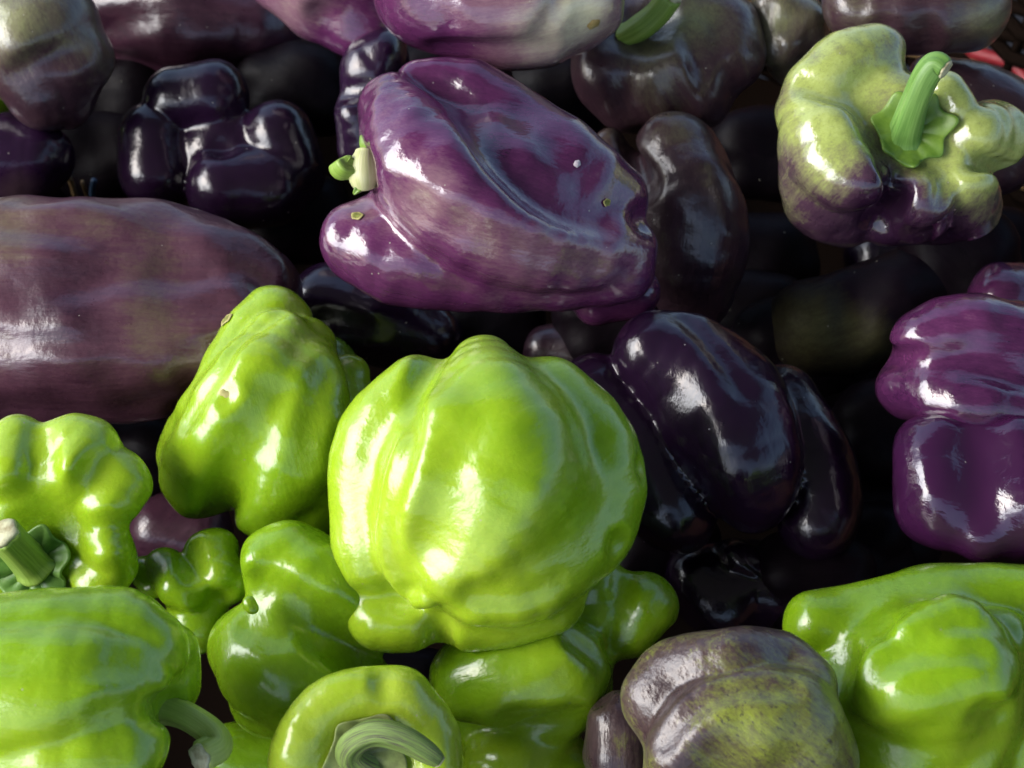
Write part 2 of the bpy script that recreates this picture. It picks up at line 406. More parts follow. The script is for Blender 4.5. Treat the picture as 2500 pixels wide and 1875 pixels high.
  lobes=[[(1860,20,80),(1940,20,95)],[(2020,25,92),(2090,20,90)],[(1990,0,100)]],
  cuts=[[(2005,60,20,7),(2015,110,20,9)],[(1900,70,20,6)]], pig=(.32,[(2130,40,60,.5),(1850,20,60,.2),(1960,60,60,-.12)])),
 dict(name='purple_pepper', label='grey green pepper at the top edge left of the one with the olive patch',
  mat='purple_grey', n=36, h=.145, core=(1700,60,95,110,0,110), axis=(0,-.9,0), seed=35, k=16,
  lobes=[[(1680,30,60),(1690,90,56)],[(1735,50,50),(1730,120,66)]], cuts=[[(1660,20,14,8),(1668,110,14,8)],[(1700,50,18,8)]],
  pig=(.62,[(1740,120,60,-.15),(1690,40,40,.2)])),
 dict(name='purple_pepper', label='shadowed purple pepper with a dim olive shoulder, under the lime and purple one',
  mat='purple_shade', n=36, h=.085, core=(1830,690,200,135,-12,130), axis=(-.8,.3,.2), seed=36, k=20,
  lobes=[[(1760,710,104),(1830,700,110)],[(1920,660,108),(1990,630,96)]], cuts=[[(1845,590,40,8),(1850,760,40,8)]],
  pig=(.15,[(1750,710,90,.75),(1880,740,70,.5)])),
 dict(name='purple_pepper', label='bright magenta purple pepper at the right edge with a long rounded fold',
  mat='purple_bright', n=52, h=.14, core=(2130,800,245,170,10,170), axis=(.95,.15,0), seed=37, k=16,
  lobes=[[(2000,745,78,-20),(2080,720,84,-10),(2200,745,90,-10),(2300,790,90)],[(1968,835,76),(2080,850,88,10),(2200,875,92,10),(2300,900,90)]],
  cuts=[[(1905,770,20,10),(1990,775,22,14),(2110,790,24,14),(2260,830,24,14)]], bumps=[[(2060,720,34,5)]],
  pig=(.08,[(2080,690,70,.15),(1980,770,50,.15)])),
 dict(name='purple_pepper', label='deep plum pepper at the right edge, directly beneath the bright magenta one',
  mat='purple_bright', n=44, h=.13, core=(2150,1060,225,165,0,160), axis=(.9,.2,0), seed=38, k=20,
  lobes=[[(2030,990,100,0),(2045,1080,112)],[(2180,990,110),(2200,1090,118)],[(2120,1130,80)],[(2100,960,90,-20)]], cuts=[[(2120,960,60,8),(2125,1100,60,9)]],
  pig=(-.16,[(2200,1120,100,.1)])),
 dict(name='purple_pepper', label='small violet pepper peeking over the bright magenta one at the right edge',
  mat='purple_bright', n=32, h=.11, core=(2175,655,105,88,0,90), axis=(.8,0,.1), seed=39, k=20,
  lobes=[[(2160,650,72),(2230,660,76)]], pig=(.05,[(2150,600,60,.1)])),
 dict(name='purple_pepper', label='blackish purple pepper with three long lobes right of the pale green middle one',
  mat='purple_dark', n=60, h=.118, core=(1560,940,210,235,-16,180), axis=(-.2,-.85,.2), seed=40, k=9, kc=26, lump=2, shrink=.72,
  lobes=[[(1420,770,98,20),(1520,840,146,10),(1585,940,138,10),(1618,1030,106,10),(1630,1070,82,5)],[(1285,850,88,-20),(1360,960,106,-5),(1430,1080,102,15),(1470,1112,78,20)],[(1690,870,84,-90),(1740,970,96,-55),(1775,1080,90,-25),(1762,1132,86,-15)]],
  cuts=[[(1480,680,14,9),(1530,730,16,10),(1575,790,16,9),(1610,840,16,5)]],
  pig=(.05,[(1420,800,90,.2),(1680,850,80,.05)])),
 dict(name='purple_pepper', label='black purple pepper in deep shade below the one with three long lobes',
  mat='purple_dark', n=36, h=.075, core=(1590,1270,150,120,0,110), axis=(0,-.6,.7), seed=41, k=8,
  lobes=[[(1520,1260,90),(1560,1290,90)],[(1660,1270,95)],[(1590,1210,50)]],
  bumps=[[(1575,1190,8,5),(1610,1220,8,6),(1640,1240,7,4)],[(1660,1180,8,5),(1640,1215,8,5)]], pig=(.05,[])),
 dict(name='purple_pepper', label='shaded dark purple pepper lying under the left half of the glossy violet one',
  mat='purple_dark', n=40, h=.085, core=(800,690,190,105,15,110), axis=(-.9,-.2,0), seed=42, k=18,
  lobes=[[(700,660,85),(800,690,92),(920,730,85)]], cuts=[[(700,700,30,5),(820,720,30,5)]], pig=(.1,[])),
 dict(name='purple_pepper', label='dark wine red pepper glimpsed in the gap between four green ones, lower left',
  mat='purple_brown', n=32, h=.05, core=(390,1150,120,100,0,90), axis=(.5,-.5,0), seed=43, k=18,
  lobes=[[(350,1140,70),(430,1150,74)]], pig=(.15,[])),
 dict(name='purple_pepper', label='matte olive and purple mottled pepper lying among green ones at the bottom edge',
  mat='mottled', n=60, h=.14, core=(1600,1590,265,225,10,205), axis=(.7,.6,-.2), seed=44, lump=1.3, k=12,
  lobes=[[(1415,1510,80,0),(1470,1455,80,0),(1570,1432,74,0),(1680,1430,70,0),(1740,1480,66,-20)],[(1475,1620,80,10),(1560,1560,100,5),(1690,1550,110),(1745,1640,112)],[(1500,1700,110),(1600,1690,130)]],
  cuts=[[(1425,1605,22,8),(1462,1556,28,18),(1530,1500,30,18),(1610,1478,26,14),(1710,1478,24,12)],[(1560,1660,60,6),(1600,1600,50,5)]],
  pig=(.60,[(1410,1500,75,-.45),(1440,1590,50,-.35),(1500,1420,100,-.28),(1650,1400,80,-.25),(1460,1650,50,-.3),(1620,1560,110,.15),(1780,1560,80,.1)])),
 dict(name='purple_pepper', label='dark mottled pepper half under the olive and purple one at the bottom edge',
  mat='mottled', n=36, h=.105, core=(1350,1620,105,125,0,110), axis=(0,.9,.1), seed=45, k=18,
  lobes=[[(1340,1570,70),(1330,1640,72)],[(1400,1600,70)]], cuts=[[(1290,1500,24,10)]], pig=(.3,[(1330,1540,60,-.3),(1345,1600,30,.35),(1300,1640,40,-.2)])),
 dict(name='purple_pepper', label='very dark olive purple pepper under the tip of the glossy violet one',
  mat='purple_grey', n=32, h=.06, core=(1240,765,115,75,0,85), axis=(.9,0,0), seed=46, k=18,
  lobes=[[(1180,760,60),(1270,770,65)]], pig=(.1,[])),
 dict(name='purple_pepper', label='unlit purple pepper in the gap just below the lime and purple one',
  mat='purple_dark', n=32, h=.055, core=(1960,560,130,90,0,90), axis=(.9,.2,0), seed=47, k=18,
  lobes=[[(1900,560,75),(2000,550,80)]], pig=(.05,[])),
 dict(name='green_pepper', label='sliver of yellow green pepper at the left edge beside the mottled grey one',
  mat='green', n=28, h=.10, core=(-60,215,75,60,0,65), axis=(-.9,0,0), seed=48, k=18,
  lobes=[[(-80,215,50),(-48,212,54)]], pig=(.5,[])),
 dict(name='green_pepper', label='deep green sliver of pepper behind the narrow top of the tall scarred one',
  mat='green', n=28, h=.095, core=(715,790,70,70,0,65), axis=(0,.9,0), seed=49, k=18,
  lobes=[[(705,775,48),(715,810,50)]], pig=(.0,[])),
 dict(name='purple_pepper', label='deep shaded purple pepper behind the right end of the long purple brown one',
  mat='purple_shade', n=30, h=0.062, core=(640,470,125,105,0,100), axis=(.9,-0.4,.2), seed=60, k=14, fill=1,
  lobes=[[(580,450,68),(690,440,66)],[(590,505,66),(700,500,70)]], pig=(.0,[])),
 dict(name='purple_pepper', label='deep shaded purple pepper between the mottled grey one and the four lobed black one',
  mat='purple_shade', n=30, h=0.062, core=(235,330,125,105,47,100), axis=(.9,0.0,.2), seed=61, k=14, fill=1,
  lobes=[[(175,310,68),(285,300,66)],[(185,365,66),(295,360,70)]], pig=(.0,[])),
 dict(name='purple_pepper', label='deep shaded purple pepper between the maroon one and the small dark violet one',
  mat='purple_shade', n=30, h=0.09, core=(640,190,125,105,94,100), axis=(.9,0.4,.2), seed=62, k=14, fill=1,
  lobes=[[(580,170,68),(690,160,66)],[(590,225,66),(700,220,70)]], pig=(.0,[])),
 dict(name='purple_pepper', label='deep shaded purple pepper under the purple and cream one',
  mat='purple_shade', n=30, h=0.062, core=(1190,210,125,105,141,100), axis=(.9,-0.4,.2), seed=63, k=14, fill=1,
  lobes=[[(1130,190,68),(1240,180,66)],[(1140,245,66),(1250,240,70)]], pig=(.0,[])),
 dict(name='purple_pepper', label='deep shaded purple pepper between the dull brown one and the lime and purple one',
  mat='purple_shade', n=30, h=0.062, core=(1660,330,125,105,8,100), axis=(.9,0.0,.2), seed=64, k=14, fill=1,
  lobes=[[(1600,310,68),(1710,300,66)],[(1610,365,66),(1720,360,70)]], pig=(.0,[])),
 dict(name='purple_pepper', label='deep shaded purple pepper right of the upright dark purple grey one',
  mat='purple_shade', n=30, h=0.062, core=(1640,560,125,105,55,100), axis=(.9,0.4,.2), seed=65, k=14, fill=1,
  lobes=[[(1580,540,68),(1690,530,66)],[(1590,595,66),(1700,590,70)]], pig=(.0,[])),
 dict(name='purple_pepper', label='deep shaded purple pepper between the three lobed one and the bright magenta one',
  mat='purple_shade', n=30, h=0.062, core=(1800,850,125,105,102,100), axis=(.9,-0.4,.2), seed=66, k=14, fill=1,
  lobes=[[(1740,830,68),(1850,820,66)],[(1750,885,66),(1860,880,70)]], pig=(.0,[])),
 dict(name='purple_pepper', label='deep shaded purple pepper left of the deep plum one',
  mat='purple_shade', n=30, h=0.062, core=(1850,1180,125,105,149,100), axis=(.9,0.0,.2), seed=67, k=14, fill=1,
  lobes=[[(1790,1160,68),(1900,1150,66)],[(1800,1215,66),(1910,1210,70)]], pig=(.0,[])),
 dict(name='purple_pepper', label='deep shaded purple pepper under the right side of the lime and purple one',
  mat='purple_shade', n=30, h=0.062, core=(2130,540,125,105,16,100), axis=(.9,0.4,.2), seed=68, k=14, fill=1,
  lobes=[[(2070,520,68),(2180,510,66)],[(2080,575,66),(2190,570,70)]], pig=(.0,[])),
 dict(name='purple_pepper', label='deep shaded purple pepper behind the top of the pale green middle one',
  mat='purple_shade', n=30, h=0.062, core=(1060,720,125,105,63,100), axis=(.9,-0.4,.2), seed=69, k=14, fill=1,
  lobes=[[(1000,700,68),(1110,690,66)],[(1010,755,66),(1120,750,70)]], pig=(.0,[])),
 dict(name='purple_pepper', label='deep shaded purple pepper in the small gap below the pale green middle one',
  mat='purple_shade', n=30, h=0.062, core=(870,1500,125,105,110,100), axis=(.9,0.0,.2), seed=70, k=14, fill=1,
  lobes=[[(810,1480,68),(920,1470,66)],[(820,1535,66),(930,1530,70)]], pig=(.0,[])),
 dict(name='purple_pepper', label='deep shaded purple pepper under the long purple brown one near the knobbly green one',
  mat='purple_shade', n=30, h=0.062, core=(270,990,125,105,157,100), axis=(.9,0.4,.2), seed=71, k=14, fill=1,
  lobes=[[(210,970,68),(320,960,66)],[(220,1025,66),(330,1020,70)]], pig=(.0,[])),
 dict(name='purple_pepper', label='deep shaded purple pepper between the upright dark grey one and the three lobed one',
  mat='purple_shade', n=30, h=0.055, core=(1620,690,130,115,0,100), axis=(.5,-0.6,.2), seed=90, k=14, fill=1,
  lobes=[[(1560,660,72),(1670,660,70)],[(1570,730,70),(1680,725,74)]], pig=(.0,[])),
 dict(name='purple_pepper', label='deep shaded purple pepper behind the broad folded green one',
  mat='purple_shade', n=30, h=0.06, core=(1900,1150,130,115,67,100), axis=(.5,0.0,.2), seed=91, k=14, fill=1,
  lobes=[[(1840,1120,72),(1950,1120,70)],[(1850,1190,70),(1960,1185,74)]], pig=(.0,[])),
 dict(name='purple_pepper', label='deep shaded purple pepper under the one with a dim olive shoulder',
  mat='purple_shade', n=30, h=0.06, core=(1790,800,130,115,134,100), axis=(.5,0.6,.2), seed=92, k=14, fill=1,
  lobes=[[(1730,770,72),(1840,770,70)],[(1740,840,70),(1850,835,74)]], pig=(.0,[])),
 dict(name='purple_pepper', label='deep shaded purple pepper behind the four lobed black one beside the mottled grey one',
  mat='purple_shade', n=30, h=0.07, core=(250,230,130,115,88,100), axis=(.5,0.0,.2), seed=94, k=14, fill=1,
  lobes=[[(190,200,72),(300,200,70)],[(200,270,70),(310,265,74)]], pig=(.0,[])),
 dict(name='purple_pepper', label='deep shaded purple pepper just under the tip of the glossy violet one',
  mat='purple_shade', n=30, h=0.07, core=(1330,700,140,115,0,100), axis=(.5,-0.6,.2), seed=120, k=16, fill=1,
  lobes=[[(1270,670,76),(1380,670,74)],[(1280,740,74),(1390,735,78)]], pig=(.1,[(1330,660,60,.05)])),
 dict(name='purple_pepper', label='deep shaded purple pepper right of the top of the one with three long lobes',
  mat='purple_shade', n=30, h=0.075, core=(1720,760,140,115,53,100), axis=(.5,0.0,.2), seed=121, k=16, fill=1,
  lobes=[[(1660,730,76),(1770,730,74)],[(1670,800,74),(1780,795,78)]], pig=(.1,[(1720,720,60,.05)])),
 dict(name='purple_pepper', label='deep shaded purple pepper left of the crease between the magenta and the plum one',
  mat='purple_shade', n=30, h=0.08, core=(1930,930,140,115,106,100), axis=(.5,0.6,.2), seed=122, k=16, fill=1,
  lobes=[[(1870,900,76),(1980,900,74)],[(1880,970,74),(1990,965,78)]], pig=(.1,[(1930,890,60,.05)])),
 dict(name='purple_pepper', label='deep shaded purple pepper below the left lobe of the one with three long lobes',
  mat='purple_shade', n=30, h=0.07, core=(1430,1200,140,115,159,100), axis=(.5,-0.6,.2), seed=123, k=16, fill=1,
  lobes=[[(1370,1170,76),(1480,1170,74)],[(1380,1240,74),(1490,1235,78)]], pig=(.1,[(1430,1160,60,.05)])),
 dict(name='purple_pepper', label='deep shaded purple pepper against the broad folded green one',
  mat='purple_shade', n=30, h=0.08, core=(1760,1260,140,115,32,100), axis=(.5,0.0,.2), seed=124, k=16, fill=1,
  lobes=[[(1700,1230,76),(1810,1230,74)],[(1710,1300,74),(1820,1295,78)]], pig=(.1,[(1760,1220,60,.05)])),
 dict(name='purple_pepper', label='deep shaded purple pepper above the small violet one at the right edge',
  mat='purple_shade', n=30, h=0.1, core=(2080,560,140,115,85,100), axis=(.5,0.6,.2), seed=125, k=16, fill=1,
  lobes=[[(2020,530,76),(2130,530,74)],[(2030,600,74),(2140,595,78)]], pig=(.1,[(2080,520,60,.05)])),
 dict(name='purple_pepper', label='deep shaded purple pepper hidden behind the top of the glossy violet one',
  mat='purple_shade', n=30, h=0.1, core=(980,180,140,115,138,100), axis=(.5,-0.6,.2), seed=126, k=16, fill=1,
  lobes=[[(920,150,76),(1030,150,74)],[(930,220,74),(1040,215,78)]], pig=(.1,[(980,140,60,.05)])),
]
# ------------------------------------------------------------------ materials
def rgb(h):
    v = [int(h[i:i + 2], 16) / 255 for i in (0, 2, 4)]
    return [(c / 12.92 if c <= .04045 else ((c + .055) / 1.055) ** 2.4) for c in v] + [1]

class N:
    """A little node-tree shorthand."""
    def __init__(self, name):
        self.m = bpy.data.materials.new(name); self.m.use_nodes = True
        self.t = self.m.node_tree
        self.b = self.t.nodes["Principled BSDF"]
    def add(self, kind, **kw):
        n = self.t.nodes.new("ShaderNode" + kind)
        for k, v in kw.items():
            if k in n.inputs: n.inputs[k].default_value = v
            else: setattr(n, k, v)
        return n
    def link(self, a, b): self.t.links.new(a, b)
    def math(self, op, a, b=None, clamp=False):
        n = self.t.nodes.new("ShaderNodeMath"); n.operation = op; n.use_clamp = clamp
        for i, x in enumerate((a, b)):
            if x is None: continue
            if isinstance(x, (int, float)): n.inputs[i].default_value = x
            else: self.link(x, n.inputs[i])
        return n.outputs[0]
    def noise(self, vec, scale, detail=3, rough=.55):
        n = self.add("TexNoise", Scale=scale, Detail=detail, Roughness=rough)
        self.link(vec, n.inputs["Vector"]); return n.outputs["Fac"]
    def ramp(self, fac, stops):
        n = self.t.nodes.new("ShaderNodeValToRGB"); e = n.color_ramp.elements
        while len(e) < len(stops): e.new(0.5)
        for el, (p, c) in zip(e, stops): el.position = p; el.color = c
        self.link(fac, n.inputs[0]); return n.outputs[0]
    def mix(self, fac, a, b):
        n = self.add("Mix", data_type='RGBA')
        if isinstance(fac, (int, float)): n.inputs[0].default_value = fac
        else: self.link(fac, n.inputs[0])
        for i, x in ((6, a), (7, b)):
            if isinstance(x, list): n.inputs[i].default_value = x
            else: self.link(x, n.inputs[i])
        return n.outputs[2]
    def stretch(self, vec, s):
        n = self.add("Mapping"); self.link(vec, n.inputs["Vector"]); n.inputs["Scale"].default_value = s
        return n.outputs[0]

def skin(name, stops, streak=.35, blotch=.3, speck=None, rough=.24, sss=0, bump=.12, coat=.9, spec=.5, crough=.18):
    n = N(name)
    oc = n.add("TexCoord").outputs["Object"]
    oi = n.add("ObjectInfo").outputs["Random"]
    off = n.add("VectorMath", operation='ADD'); n.link(oc, off.inputs[0])
    cx = n.add("CombineXYZ"); n.link(n.math('MULTIPLY', oi, 3.7), cx.inputs[0]); n.link(n.math('MULTIPLY', oi, 9.1), cx.inputs[1]); n.link(cx.outputs[0], off.inputs[1])
    oc = off.outputs[0]
    at = n.add("Attribute", attribute_name="pigment").outputs["Fac"]
    long_ = n.stretch(oc, (1, 1, .10))
    st = n.noise(long_, 420, 4, .65)
    bl = n.noise(oc, 75, 4, .6)
    f = n.math('ADD', at, n.math('MULTIPLY', n.math('SUBTRACT', st, .5), streak * 2))
    fi = n.noise(n.stretch(oc, (1, 1, .35)), 1500, 3, .7)
    f = n.math('ADD', f, n.math('MULTIPLY', n.math('SUBTRACT', fi, .5), streak * 1.6))
    f = n.math('ADD', f, n.math('MULTIPLY', n.math('SUBTRACT', bl, .5), blotch * 2), True)
    col = n.ramp(f, stops)
    if speck:
        sp = n.noise(n.stretch(oc, (1, 1, .45)), 900, 3, .7)
        sm = n.math('MULTIPLY', n.math('MULTIPLY', n.math('SUBTRACT', sp, .56), 7, True), speck[1], True)
        col = n.mix(sm, col, speck[0])
    vo = n.add("TexVoronoi", Scale=330.0); n.link(oc, vo.inputs["Vector"])
    sx = n.add("SeparateColor"); n.link(vo.outputs["Color"], sx.inputs[0])
    fleck = n.math('MULTIPLY', n.math('LESS_THAN', vo.outputs["Distance"], .09), n.math('GREATER_THAN', sx.outputs[0], .93))
    col = n.mix(n.math('MULTIPLY', fleck, .55), col, L(.42, .40, .33))
    n.link(col, n.b.inputs["Base Color"])
    rn = n.noise(oc, 260, 4, .6)
    n.link(n.math('ADD', n.math('MULTIPLY', rn, .30), rough - .20), n.b.inputs["Roughness"])
    n.b.inputs["IOR"].default_value = 1.48
    n.b.inputs["Specular IOR Level"].default_value = spec
    n.b.inputs["Coat Weight"].default_value = coat
    n.b.inputs["Coat Roughness"].default_value = crough
    if sss:
        n.b.inputs["Subsurface Weight"].default_value = sss
        n.b.inputs["Subsurface Radius"].default_value = (.6, 1, .15)
        n.b.inputs["Subsurface Scale"].default_value = .004
    # fine dimples of the skin, long shallow strains along it
    h1 = n.noise(oc, 700, 3, .6)
    h2 = n.noise(n.stretch(oc, (1, 1, .16)), 240, 4, .6)
    h3 = n.noise(oc, 120, 3, .5)
    hh = n.math('ADD', n.math('MULTIPLY', h1, .22), n.math('ADD', n.math('MULTIPLY', h2, .7), n.math('MULTIPLY', h3, 1.0)))
    bp = n.add("Bump", Strength=bump); bp.inputs["Distance"].default_value = .004
    n.link(hh, bp.inputs["Height"]); n.link(bp.outputs[0], n.b.inputs["Normal"]); 
    n.link(bp.outputs[0], n.b.inputs["Coat Normal"])
    return n.m

def plain(name, c1, c2, scale, rough=.5, vec="Object", attr=None, bump=.2, stretch=None, lo=.32, hi=.68, spec=.5):
    n = N(name)
    v = n.add("Attribute", attribute_name=attr).outputs["Vector"] if attr else n.add("TexCoord").outputs[vec]
    if stretch: v = n.stretch(v, stretch)
    f = n.noise(v, scale, 5, .65)
    n.link(n.ramp(f, [(lo, c1), (hi, c2)]), n.b.inputs["Base Color"])
    n.b.inputs["Roughness"].default_value = rough
    n.b.inputs["Specular IOR Level"].default_value = spec
    bp = n.add("Bump", Strength=bump); bp.inputs["Distance"].default_value = .001
    n.link(f, bp.inputs["Height"]); n.link(bp.outputs[0], n.b.inputs["Normal"])
    return n.m

L = lambda *c: list(c) + [1]
M = {
 'green': skin('green_skin', [(0, L(.12, .25, .004)), (.35, L(.21, .375, .008)), (.7, L(.32, .47, .018)), (1, L(.42, .53, .06))], .10, .20, rough=.32, sss=.16, bump=.10, coat=.6, crough=.12),
 'purple_bright': skin('violet_skin', [(0, L(.036, .007, .036)), (.25, L(.098, .022, .078)), (.55, L(.22, .12, .15)), (1, L(.50, .48, .33))], .14, .18, rough=.22, bump=.09, coat=1.0, crough=.10),
 'purple_brown': skin('plum_brown_skin', [(0, L(.028, .008, .019)), (.35, L(.082, .032, .050)), (.7, L(.135, .10, .065)), (1, L(.22, .22, .09))], .19, .18, rough=.38, coat=.6, bump=.12),
 'purple_dark': skin('black_violet_skin', [(0, L(.008, .0025, .011)), (.3, L(.022, .007, .028)), (.7, L(.07, .04, .05)), (1, L(.17, .14, .08))], .10, .12, rough=.26, bump=.09, coat=.6, spec=.4),
 'purple_shade': skin('painted_shade_violet_skin', [(0, L(.003, .0015, .003)), (.3, L(.009, .004, .008)), (.7, L(.05, .045, .02)), (1, L(.10, .10, .04))], .20, .18, rough=.55, bump=.1, coat=0, spec=.12),  # the shade of the gaps is put into this near black, dull skin
 'purple_grey': skin('grey_plum_skin', [(0, L(.018, .007, .014)), (.35, L(.050, .024, .032)), (.65, L(.11, .095, .06)), (1, L(.24, .25, .11))], .22, .22, rough=.38, bump=.12, coat=.6),
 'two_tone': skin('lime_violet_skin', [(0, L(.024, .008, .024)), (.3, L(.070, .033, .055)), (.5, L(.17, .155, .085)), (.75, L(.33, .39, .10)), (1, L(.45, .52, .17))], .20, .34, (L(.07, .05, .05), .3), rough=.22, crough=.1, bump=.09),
 'mottled': skin('olive_mottled_skin', [(0, L(.032, .017, .020)), (.35, L(.070, .044, .042)), (.58, L(.13, .13, .04)), (1, L(.25, .30, .035))], .42, .30, (L(.04, .028, .032), .85), rough=.36, coat=.3, bump=.16),
 'stem': plain('stem_green', L(.15, .26, .025), L(.28, .41, .08), 9, .45, attr='grain'),
 'stem_pale': plain('stem_pale', L(.26, .37, .06), L(.42, .50, .14), 8, .45, attr='grain'),
 'stem_dark': plain('stem_dark', L(.08, .20, .03), L(.19, .34, .08), 9, .4, attr='grain'),
 'stem_purple': plain('stem_green_violet', L(.06, .03, .05), L(.21, .32, .07), 13, .5, attr='grain', bump=.5, lo=.34, hi=.54),
 'stem_cream': plain('stem_cream', L(.42, .46, .18), L(.58, .56, .34), 6, .3, attr='grain'),
 'calyx_dark': plain('calyx_deep_green', L(.06, .16, .02), L(.16, .30, .06), 160, .45),
 'calyx_pale': plain('calyx_pale_green', L(.13, .15, .05), L(.27, .34, .10), 220, .5),
 'calyx_lime': plain('calyx_lime', L(.08, .17, .015), L(.19, .31, .04), 150, .4),
 'cut': plain('cut_stem_pith', L(.24, .19, .09), L(.62, .63, .42), 260, .8),
 'scar': plain('scar_tan', L(.22, .20, .05), L(.42, .38, .14), 500, .7),
 'scar_dark': plain('scar_brown', L(.10, .10, .02), L(.22, .24, .04), 700, .7),
 'speck': plain('speck_grey', L(.45, .38, .42), L(.62, .55, .55), 700, .7),
 'stain': plain('stain_ochre', L(.22, .14, .04), L(.38, .30, .12), 400, .5),
 'reed_dark': plain('reed_dark', L(.004, .003, .002), L(.014, .008, .006), 8, .9, attr='grain', bump=.5, spec=.02),
 'reed_tan': plain('reed_tan', L(.20, .12, .05), L(.42, .28, .13), 8, .5, attr='grain', bump=.5),
 'reed_red': plain('reed_red', L(.20, .012, .02), L(.38, .03, .04), 8, .5, attr='grain'),
 'reed_blue': plain('reed_blue', L(.03, .07, .14), L(.08, .14, .24), 8, .4, attr='grain'),
 'cloth': plain('table_cloth', L(.03, .028, .03), L(.05, .045, .05), 300, .9),
 'ground': plain('concrete', L(.22, .21, .19), L(.32, .31, .28), 4, .9, bump=.1),
 'canvas': plain('canvas', L(.10, .10, .10), L(.15, .15, .14), 30, .8),
 'pole': plain('pole_metal', L(.3, .3, .3), L(.4, .4, .4), 30, .4),
}

# ------------------------------------------------------------------ mesh helpers
def link_mesh(name, V, F, mat, parent=None, smooth=True, matrix=None, attrs=None):
    """One mesh object; V in world metres, stored relative to its matrix."""
    me = bpy.data.meshes.new(name)
    mw = matrix or Matrix.Translation(Vector(np.mean(V, axis=0)))
    inv = np.array(mw.inverted())
    W = np.asarray(V) @ inv[:3, :3].T + inv[:3, 3]
    F = [list(map(int, f)) for f in F] if not isinstance(F, np.ndarray) else F.tolist()
    me.from_pydata(W.tolist(), [], F)
    if smooth: me.polygons.foreach_set('use_smooth', [True] * len(me.polygons))
    for k, (typ, arr) in (attrs or {}).items():
        a = me.attributes.new(k, typ, 'POINT')
        a.data.foreach_set('vector' if typ == 'FLOAT_VECTOR' else 'value', np.asarray(arr, np.float32).ravel())
    me.materials.append(M[mat])
    me.update()
    o = bpy.data.objects.new(name, me)
    C.objects.link(o)
    o.matrix_world = mw
    if parent:
        o.parent = parent
        o.matrix_parent_inverse = parent.matrix_world.inverted()
    return o

def tube(P, R, seg=20, ridges=0, depth=.0, cap=True):
    P = np.asarray(P, float); R = np.asarray(R, float)
    T = np.gradient(P, axis=0); T /= np.linalg.norm(T, axis=1)[:, None]
    u = np.cross(T[0], [.3, .5, .8]); u /= np.linalg.norm(u)
    V, F, G = [], [], []
    s = 0
    for i in range(len(P)):
        if i: s += np.linalg.norm(P[i] - P[i - 1])
        u = u - T[i] * (u @ T[i]); u /= np.linalg.norm(u)
        v = np.cross(T[i], u)
        for j in range(seg):
            a = 2 * math.pi * j / seg
            r = R[i] * (1 + depth * math.cos(ridges * a) + depth * .5 * math.sin((ridges + 2) * a + s * 60))
            V.append(P[i] + r * (u * math.cos(a) + v * math.sin(a)))
            G.append((math.cos(a), math.sin(a), s * 8))
    for i in range(len(P) - 1):
        for j in range(seg):
            k = (j + 1) % seg
            F.append((i * seg + j, i * seg + k, (i + 1) * seg + k, (i + 1) * seg + j))
    if cap:
        for e, rev in ((0, True), (len(P) - 1, False)):
            V.append(P[e] + T[e] * (R[e] * .12 * (-1 if rev else 1))); G.append((0, 0, s * 8)); c = len(V) - 1
            for j in range(seg):
                a, b = e * seg + j, e * seg + (j + 1) % seg
                F.append((b, a, c) if rev else (a, b, c))
    return np.array(V), F, np.array(G), T[-1]

def subsurf(o, lv):
    m = o.modifiers.new('smooth', 'SUBSURF'); m.levels = m.render_levels = lv

def camvec(v):
    n = RIGHT * v[0] - UP * v[1] - FWD * v[2]
    return n / np.linalg.norm(n)

def skin_d(pp, x, y):
    dirs = np.linspace(420, -300, 361)
    Q = np.array([world(x, y, pp.t0 - d * pp.s) for d in dirs], np.float32)
    f = pp.f(Q)
    i = int(np.argmax(f < 0)) if (f < 0).any() else int(np.argmin(f))
    return dirs[i]

def px_chain(pp, pts, base):
    ch = [[*world(x, y, pp.t0 - (base + d) * pp.s), r * pp.s] for x, y, d, r in pts]
    ch = catmull(ch, 5)
    return ch[:, :3], ch[:, 3]

def disc_on(pp, at, R, n, outline, off, rings=7, seg=48, wob=None):
    """A thin leaf or scar laid on the skin: a disc lowered along -n until it touches."""
    n = camvec(n)
    d0 = skin_d(pp, *at)
    c = world(at[0], at[1], pp.t0 - d0 * pp.s)
    u = np.cross(n, UP); u /= np.linalg.norm(u); v = np.cross(n, u)
    V, F = [], []
    V.append(pp.drop(c, n, off(0, 0)))
    for i in range(1, rings + 1):
        for j in range(seg):
            a = 2 * math.pi * j / seg
            q = i / rings
            r = R * pp.s * q * (1 + (outline(a) - 1) * q)
            V.append(pp.drop(c + r * (u * math.cos(a) + v * math.sin(a)), n, off(q, a)))
    for j in range(seg):
        F.append((0, 1 + j, 1 + (j + 1) % seg))
    for i in range(rings - 1):
        for j in range(seg):
            a, b = 1 + i * seg + j, 1 + i * seg + (j + 1) % seg
            F.append((a, a + seg, b + seg, b))
    return np.array(V), F

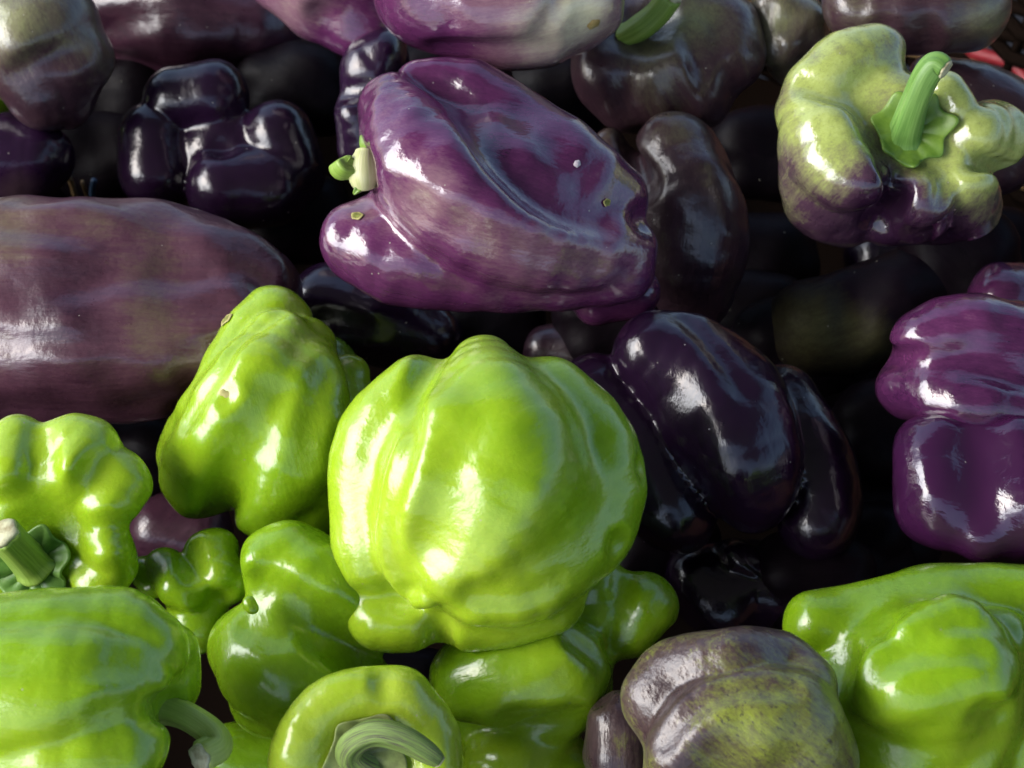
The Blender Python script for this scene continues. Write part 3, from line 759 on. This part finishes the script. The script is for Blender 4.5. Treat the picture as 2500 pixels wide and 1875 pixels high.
def build_pepper(S):
    pp = Pepper(S)
    V, Q = pp.mesh(S['n'])
    x, y, d = to_px(V, pp.t0)
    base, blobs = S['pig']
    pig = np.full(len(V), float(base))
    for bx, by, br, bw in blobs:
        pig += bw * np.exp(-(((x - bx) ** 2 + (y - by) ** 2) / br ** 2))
    ax = camvec(S['axis'])
    rot = Vector(ax).to_track_quat('Z', 'Y').to_matrix().to_4x4()
    mw = Matrix.Translation(Vector(pp.c)) @ rot
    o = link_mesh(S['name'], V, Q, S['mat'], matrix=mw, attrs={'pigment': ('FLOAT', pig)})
    subsurf(o, 1)
    o['label'] = S['label']; o['category'] = 'bell pepper'
    o['group'] = 'green peppers heaped at the front' if S['name'] == 'green_pepper' else 'purple peppers heaped behind the green ones'
    if 'stem' in S:
        st = S['stem']
        b = skin_d(pp, st['pts'][0][0], st['pts'][0][1])
        P, R = px_chain(pp, st['pts'], b)
        R = R.copy(); R[0] *= 1.25; R[1] *= 1.12
        big = S['mat'] != 'purple_bright'
        TV, TF, TG, T = tube(P, R, 30, 5, .075 if big else .02)
        so = link_mesh('stem', TV, TF, st['mat'], o, attrs={'grain': ('FLOAT_VECTOR', TG)})
        subsurf(so, 1)
        if big:
            e, r = P[-1], R[-1]
            CV, CF, CG, _ = tube([e - T * r * .05, e + T * r * .16, e + T * r * .20], [r * .93, r * .86, r * .5], 18, 5, .08)
            link_mesh('cut_end', CV, CF, 'cut', so)
    for nm, mt, pts in S.get('tips', []):
        P, R = px_chain(pp, pts, b)
        TV, TF, TG, T = tube(P, R, 18, 4, .22)
        subsurf(link_mesh(nm, TV, TF, mt, o, attrs={'grain': ('FLOAT_VECTOR', TG)}), 1)
    if 'calyx' in S:
        c = S['calyx']
        k = c['pts']; ph = random.random() * 6
        ol = lambda a: .80 + .20 * (abs(math.cos((a + ph) * k / 2)) ** 3) + .04 * math.sin(3 * a + ph)
        fl = c.get('flare', 1)
        of = lambda q, a: .0005 + fl * (.0007 * q * q * (1 + math.sin(a * k + ph)) + .0003 * math.sin(a * 11 + ph))
        CV, CF = disc_on(pp, c['at'], c['R'], c['n'], ol, of, 9, 72)
        co = link_mesh('calyx', CV, CF, c['mat'], o)
        m = co.modifiers.new('thick', 'SOLIDIFY'); m.thickness = c.get('thick', .0012); m.offset = 1
        subsurf(co, 1)
    for i, (sx, sy, r, kind) in enumerate(S.get('scars', [])):
        wob = lambda a: 1 + .12 * math.sin(2 * a + i) + .08 * math.sin(5 * a + 2 * i)
        if kind == 'dash': wob = lambda a: .45 + .55 * abs(math.cos(a + .4))
        of = (lambda q, a: .0003 + .0004 * math.exp(-((q - .8) / .15) ** 2)) if kind == 'ring' else (lambda q, a: .0003 * (1 - q * q))
        g = pp.grad(np.array([world(sx, sy, pp.t0 - skin_d(pp, sx, sy) * pp.s)], np.float32))[0]
        nn = (g @ RIGHT, -(g @ UP), -(g @ FWD))
        SV, SF = disc_on(pp, (sx, sy), r, nn, wob, of, 4, 24)
        so = link_mesh('scar', SV, SF, {'ring': 'scar', 'dash': 'scar', 'speck': 'speck', 'stain': 'stain'}[kind], o)
        if kind == 'ring':
            SV, SF = disc_on(pp, (sx, sy), r * .62, nn, wob, lambda q, a: .0006, 3, 20)
            link_mesh('scar_pit', SV, SF, 'scar_dark', so)
    return o

# ------------------------------------------------------------------ ground, table, basket
def sheet(name, x0, x1, y0, y1, z, mat):
    o = link_mesh(name, [(x0, y0, z), (x1, y0, z), (x1, y1, z), (x0, y1, z)], [(0, 1, 2, 3)], mat, smooth=False)
    o['kind'] = 'structure'
    return o

def box(name, x0, x1, y0, y1, z0, z1, mat, parent=None):
    V = [(x, y, z) for z in (z0, z1) for y in (y0, y1) for x in (x0, x1)]
    return link_mesh(name, V, [(0, 2, 3, 1), (4, 5, 7, 6), (0, 1, 5, 4), (2, 6, 7, 3), (0, 4, 6, 2), (1, 3, 7, 5)], mat, parent, smooth=False)

GROUND_Z = -.75
sheet('ground', -300, 300, -300, 300, GROUND_Z, 'ground')
tb = box('table_top', -1.2, 1.2, -.45, .9, -.045, -.012, 'cloth'); tb['kind'] = 'structure'
box('table_panel', -1.19, 1.19, -.44, .89, GROUND_Z + .002, -.047, 'cloth', tb)

ca = bpy.data.objects.new('market_canopy', None); C.objects.link(ca); ca.location = (0, .1, 1.2)
ca['label'] = 'grey canvas market canopy roof shading the stall from above'; ca['category'] = 'canopy'
bpy.context.view_layer.update()
box('canopy_roof', -1.05, 1.25, -1.15, .62, 1.2, 1.215, 'canvas', ca)
for px_, py_ in ((-1.0, -1.1), (1.2, -1.1), (-1.0, .58), (1.2, .58)):
    box('canopy_pole', px_ - .02, px_ + .02, py_ - .02, py_ + .02, GROUND_Z + .001, 1.198, 'pole', ca)

BK = dict(cx=0.0, cy=.0, a=.27, b=.30)
def ring(q, z, off=0):
    a, b = BK['a'] + z * .25 + off, BK['b'] + z * .25 + off
    e = .75
    c, s = math.cos(q), math.sin(q)
    return np.array([BK['cx'] + a * math.copysign(abs(c) ** e, c), BK['cy'] + b * math.copysign(abs(s) ** e, s), z])

bk = bpy.data.objects.new('basket', None); C.objects.link(bk)
bk.location = (BK['cx'], BK['cy'], 0); bk['label'] = 'dark woven reed basket with red and tan strips holding all the peppers'; bk['category'] = 'basket'
bpy.context.view_layer.update()
NS = 96
qs = np.linspace(0, 2 * math.pi, NS, endpoint=False)
fl = [ring(q, 0) for q in qs]
V = np.array(fl + [p - np.array([0, 0, .01]) for p in fl])
link_mesh('basket_floor', V, [tuple(range(NS)), tuple(range(2 * NS - 1, NS - 1, -1))] + [(i, NS + i, NS + (i + 1) % NS, (i + 1) % NS) for i in range(NS)], 'reed_dark', bk, smooth=False)
rng = random.Random(3)
for row in range(26):
    z = .004 + row * .0062
    P = [ring(q, z + .0006 * math.sin(9 * q + row), .0030 * (1 if (i + row) % 2 else -1)) for i, q in enumerate(qs)]
    P = np.array(P + [P[0]])
    V, F, G, _ = tube(P, np.full(len(P), .0033), 6, 0, 0, False)
    link_mesh('weaver', V, F, 'reed_red' if row in (7, 13) else 'reed_tan' if row % 9 == 5 else 'reed_dark', bk, attrs={'grain': ('FLOAT_VECTOR', G)})
stake = None
for i, q in enumerate(qs):
    V, F, G, _ = tube([ring(q, 0), ring(q, .08), ring(q, .165)], [.0024] * 3, 6)
    link_mesh('stake', V, F, 'reed_tan' if i % 3 else 'reed_dark', bk, attrs={'grain': ('FLOAT_VECTOR', G)})

def splint(name, pts, h, r, mat, label):
    P = np.array([world(x, y, depth_at(x, y, hh)) for x, y, hh in pts])
    V, F, G, _ = tube(P, np.full(len(P), r), 7)
    o = link_mesh(name, V, F, mat, attrs={'grain': ('FLOAT_VECTOR', G)})
    o['label'] = label; o['category'] = 'reed splint'
    return o
splint('reed_splint', [(168, 440, .06), (156, 400, .075), (150, 385, .082)], 0, .0011, 'reed_tan', 'tan reed splint standing in the gap above the long purple brown pepper')
splint('reed_splint', [(190, 430, .07), (182, 405, .078), (178, 392, .082)], 0, .0008, 'reed_tan', 'shorter tan reed tip beside the longer splint in the left gap')
splint('blue_splint', [(196, 440, .06), (200, 410, .072), (203, 390, .08)], 0, .0012, 'reed_blue', 'thin blue strip standing upright beside the tan reed splints')

for S in PEPPERS:
    build_pepper(S)
